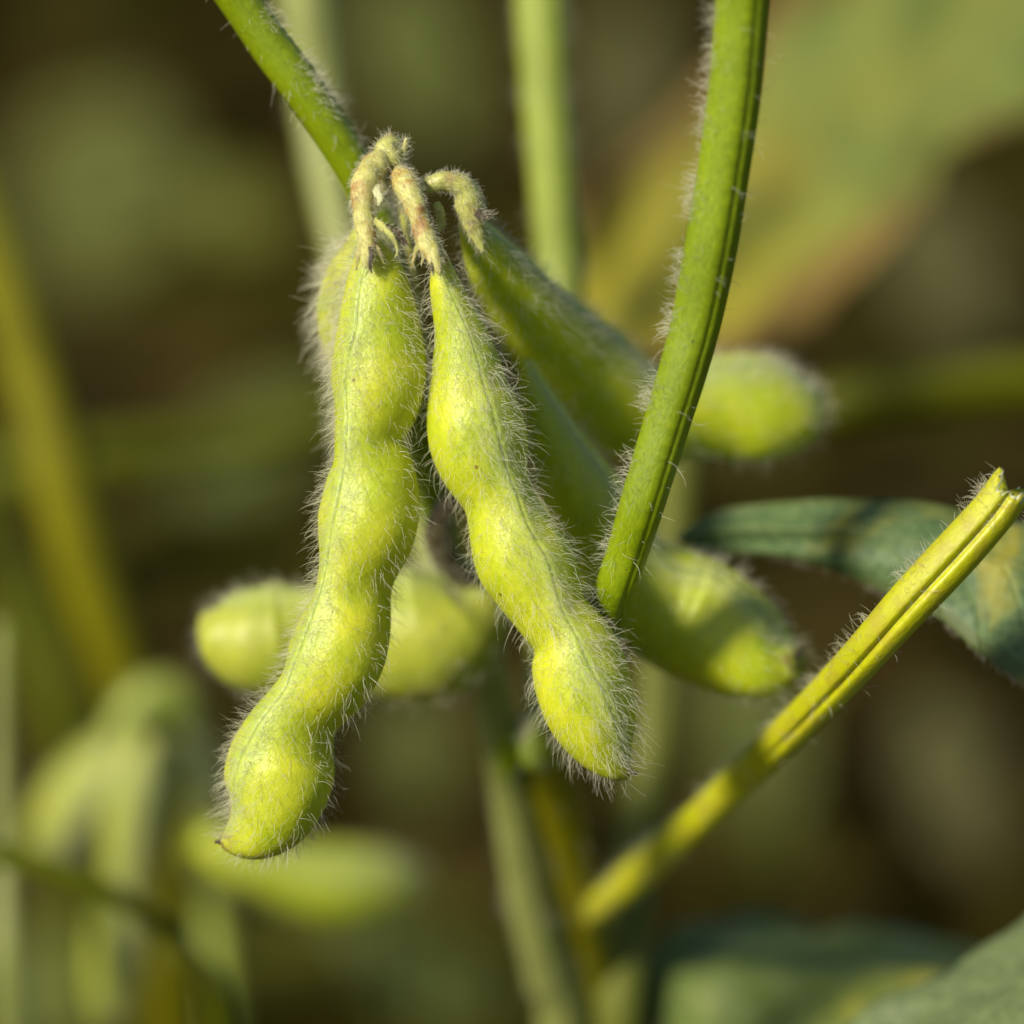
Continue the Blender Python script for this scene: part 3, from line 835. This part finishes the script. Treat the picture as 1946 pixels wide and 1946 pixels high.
leaf('soybean_leaf', 'blue-green leaf with yellow flecks behind the snapped stalk',
     [(1288,1016,34.8,1286,1022,34.8,1288,1028,34.8),(1345,985,33.2,1340,1012,31.6,1345,1050,32.4),(1440,960,30.0,1440,1005,26.8,1450,1053,28.4),(1560,950,26.8,1570,1008,22.8,1560,1078,24.4),(1700,950,24.4,1710,1022,19.6,1690,1130,20.4),(1820,965,22.8,1830,1050,17.2,1790,1178,17.2),(1930,985,22.0,1960,1085,15.6,1870,1248,14.8),(2060,1010,22.0,2090,1130,15.6,2000,1320,14.8),(2200,1090,22.0,2220,1180,15.6,2190,1330,14.8),(2300,1240,18.8,2302,1245,18.0,2303,1250,18.0)],
     'leaf_blue', ruffle=0.0003, rib=0.00025, fuzz=350)
leaf('soybean_leaf', 'green leaf with a yellow blotch at the bottom right',
     [(1236,1990,84,1234,1996,84,1232,2002,84),(1236,1850,86,1300,1900,78,1330,2040,74),(1290,1765,90,1400,1860,76,1450,2080,68),(1430,1742,94,1530,1840,76,1600,2090,64),(1580,1742,94,1670,1840,74,1740,2080,60),(1720,1762,92,1790,1855,72,1860,2060,60),(1840,1810,88,1880,1885,72,1930,2020,62),(1950,1900,80,1952,1905,78,1954,1910,76)],
     'leaf_mid', ruffle=0.0012)
leaf('soybean_leaf', 'grey-green leaf cutting across the bottom right corner',
     [(2120,1560,35,2121,1562,35,2122,1564,35),(2040,1640,35,2090,1700,29,2160,1760,23),(1946,1742,35,2030,1800,27,2140,1860,19),(1818,1832,35,1920,1900,25,2060,1980,15),(1700,1900,35,1800,1980,25,1930,2080,15),(1600,1965,35,1700,2050,25,1800,2140,17),(1500,2060,35,1560,2120,29,1640,2190,21),(1440,2180,33,1442,2182,33,1444,2184,33)],
     'leaf_grey', ruffle=0.0005, fuzz=500)
leaf('soybean_leaf', 'large yellowing leaf with brown lower edge at the upper right',
     [(1060,690,150,1066,700,150,1075,706,150),(1085,470,165,1180,600,150,1215,700,140),(1165,330,180,1290,520,160,1420,690,140),(1320,190,200,1440,400,170,1520,580,145),(1460,0,215,1600,290,180,1690,385,150),(1650,-180,230,1780,130,190,1800,275,160),(1850,-260,240,1960,0,200,1960,215,165),(2080,-240,240,2140,-40,205,2150,120,180),(2260,-120,235,2265,-110,225,2270,-100,225)],
     'leaf_yellow', ruffle=0.003, rib=0.0007, n=90)

def soft_leaf(label, cx, cy, d, L, wd, ang, mat, tilt=0.3, seed=0, roll=0.3):
    a = R(ang)
    ca, sa = math.cos(a), math.sin(a)
    rows = []
    for s in np.linspace(-1, 1, 9):
        ww = wd * max(0.02, (1 - abs(s) ** 2.4)) * (1 - 0.25 * s)
        mx, my, md = cx + s * L * ca, cy + s * L * sa, d + s * L * K * 1000 * tilt + s * s * L * K * 250
        rows.append((mx - sa * ww, my + ca * ww, md - ww * K * 1000 * roll, mx, my, md, mx + sa * ww, my - ca * ww, md + ww * K * 1000 * roll))
    leaf('soybean_leaf', label, rows, mat, 'out of focus leaves in the background', n=36, k=15, ruffle=0.001, seed=seed, thick=0.0004, rib=0.0008)
soft_leaf('blurred olive leaf near the left edge above centre', 190, 370, 620, 210, 160, 110, 'leaf_sage', seed=1)
soft_leaf('small blurred yellow-green leaf left of the stub', 450, 400, 480, 100, 70, 20, 'leaf_gold', seed=2)
soft_leaf('dim olive leaf between left edge and front pods', 500, 830, 500, 190, 85, -35, 'leaf_olive', seed=3)
soft_leaf('dim green leaf at the top between the two upper stems', 800, 120, 650, 210, 110, 70, 'leaf_olive', seed=4)
soft_leaf('dim brown leaf at the top beside the upright stem', 1190, 180, 600, 180, 80, 95, 'leaf_brown', seed=5)
soft_leaf('dim brownish leaf at the right edge under the yellowing leaf', 1800, 520, 600, 200, 90, 60, 'leaf_brown', seed=6)
soft_leaf('dim green leaf low behind the yellow stalk', 1440, 1420, 460, 210, 100, 75, 'leaf_olive', seed=7)
soft_leaf('dim green leaf at the bottom left of the main stem', 800, 1850, 330, 190, 90, 30, 'leaf_olive', seed=8)
soft_leaf('dim olive leaf below the broad level pod', 790, 1430, 440, 130, 70, 80, 'leaf_olive', seed=9)
soft_leaf('reddish brown leaf at the right, behind the snapped stalk', 1820, 1500, 450, 180, 90, 70, 'leaf_brown', seed=10)
soft_leaf('dim green leaf at the lower left corner', 120, 1850, 320, 160, 80, -70, 'leaf_olive', seed=11)
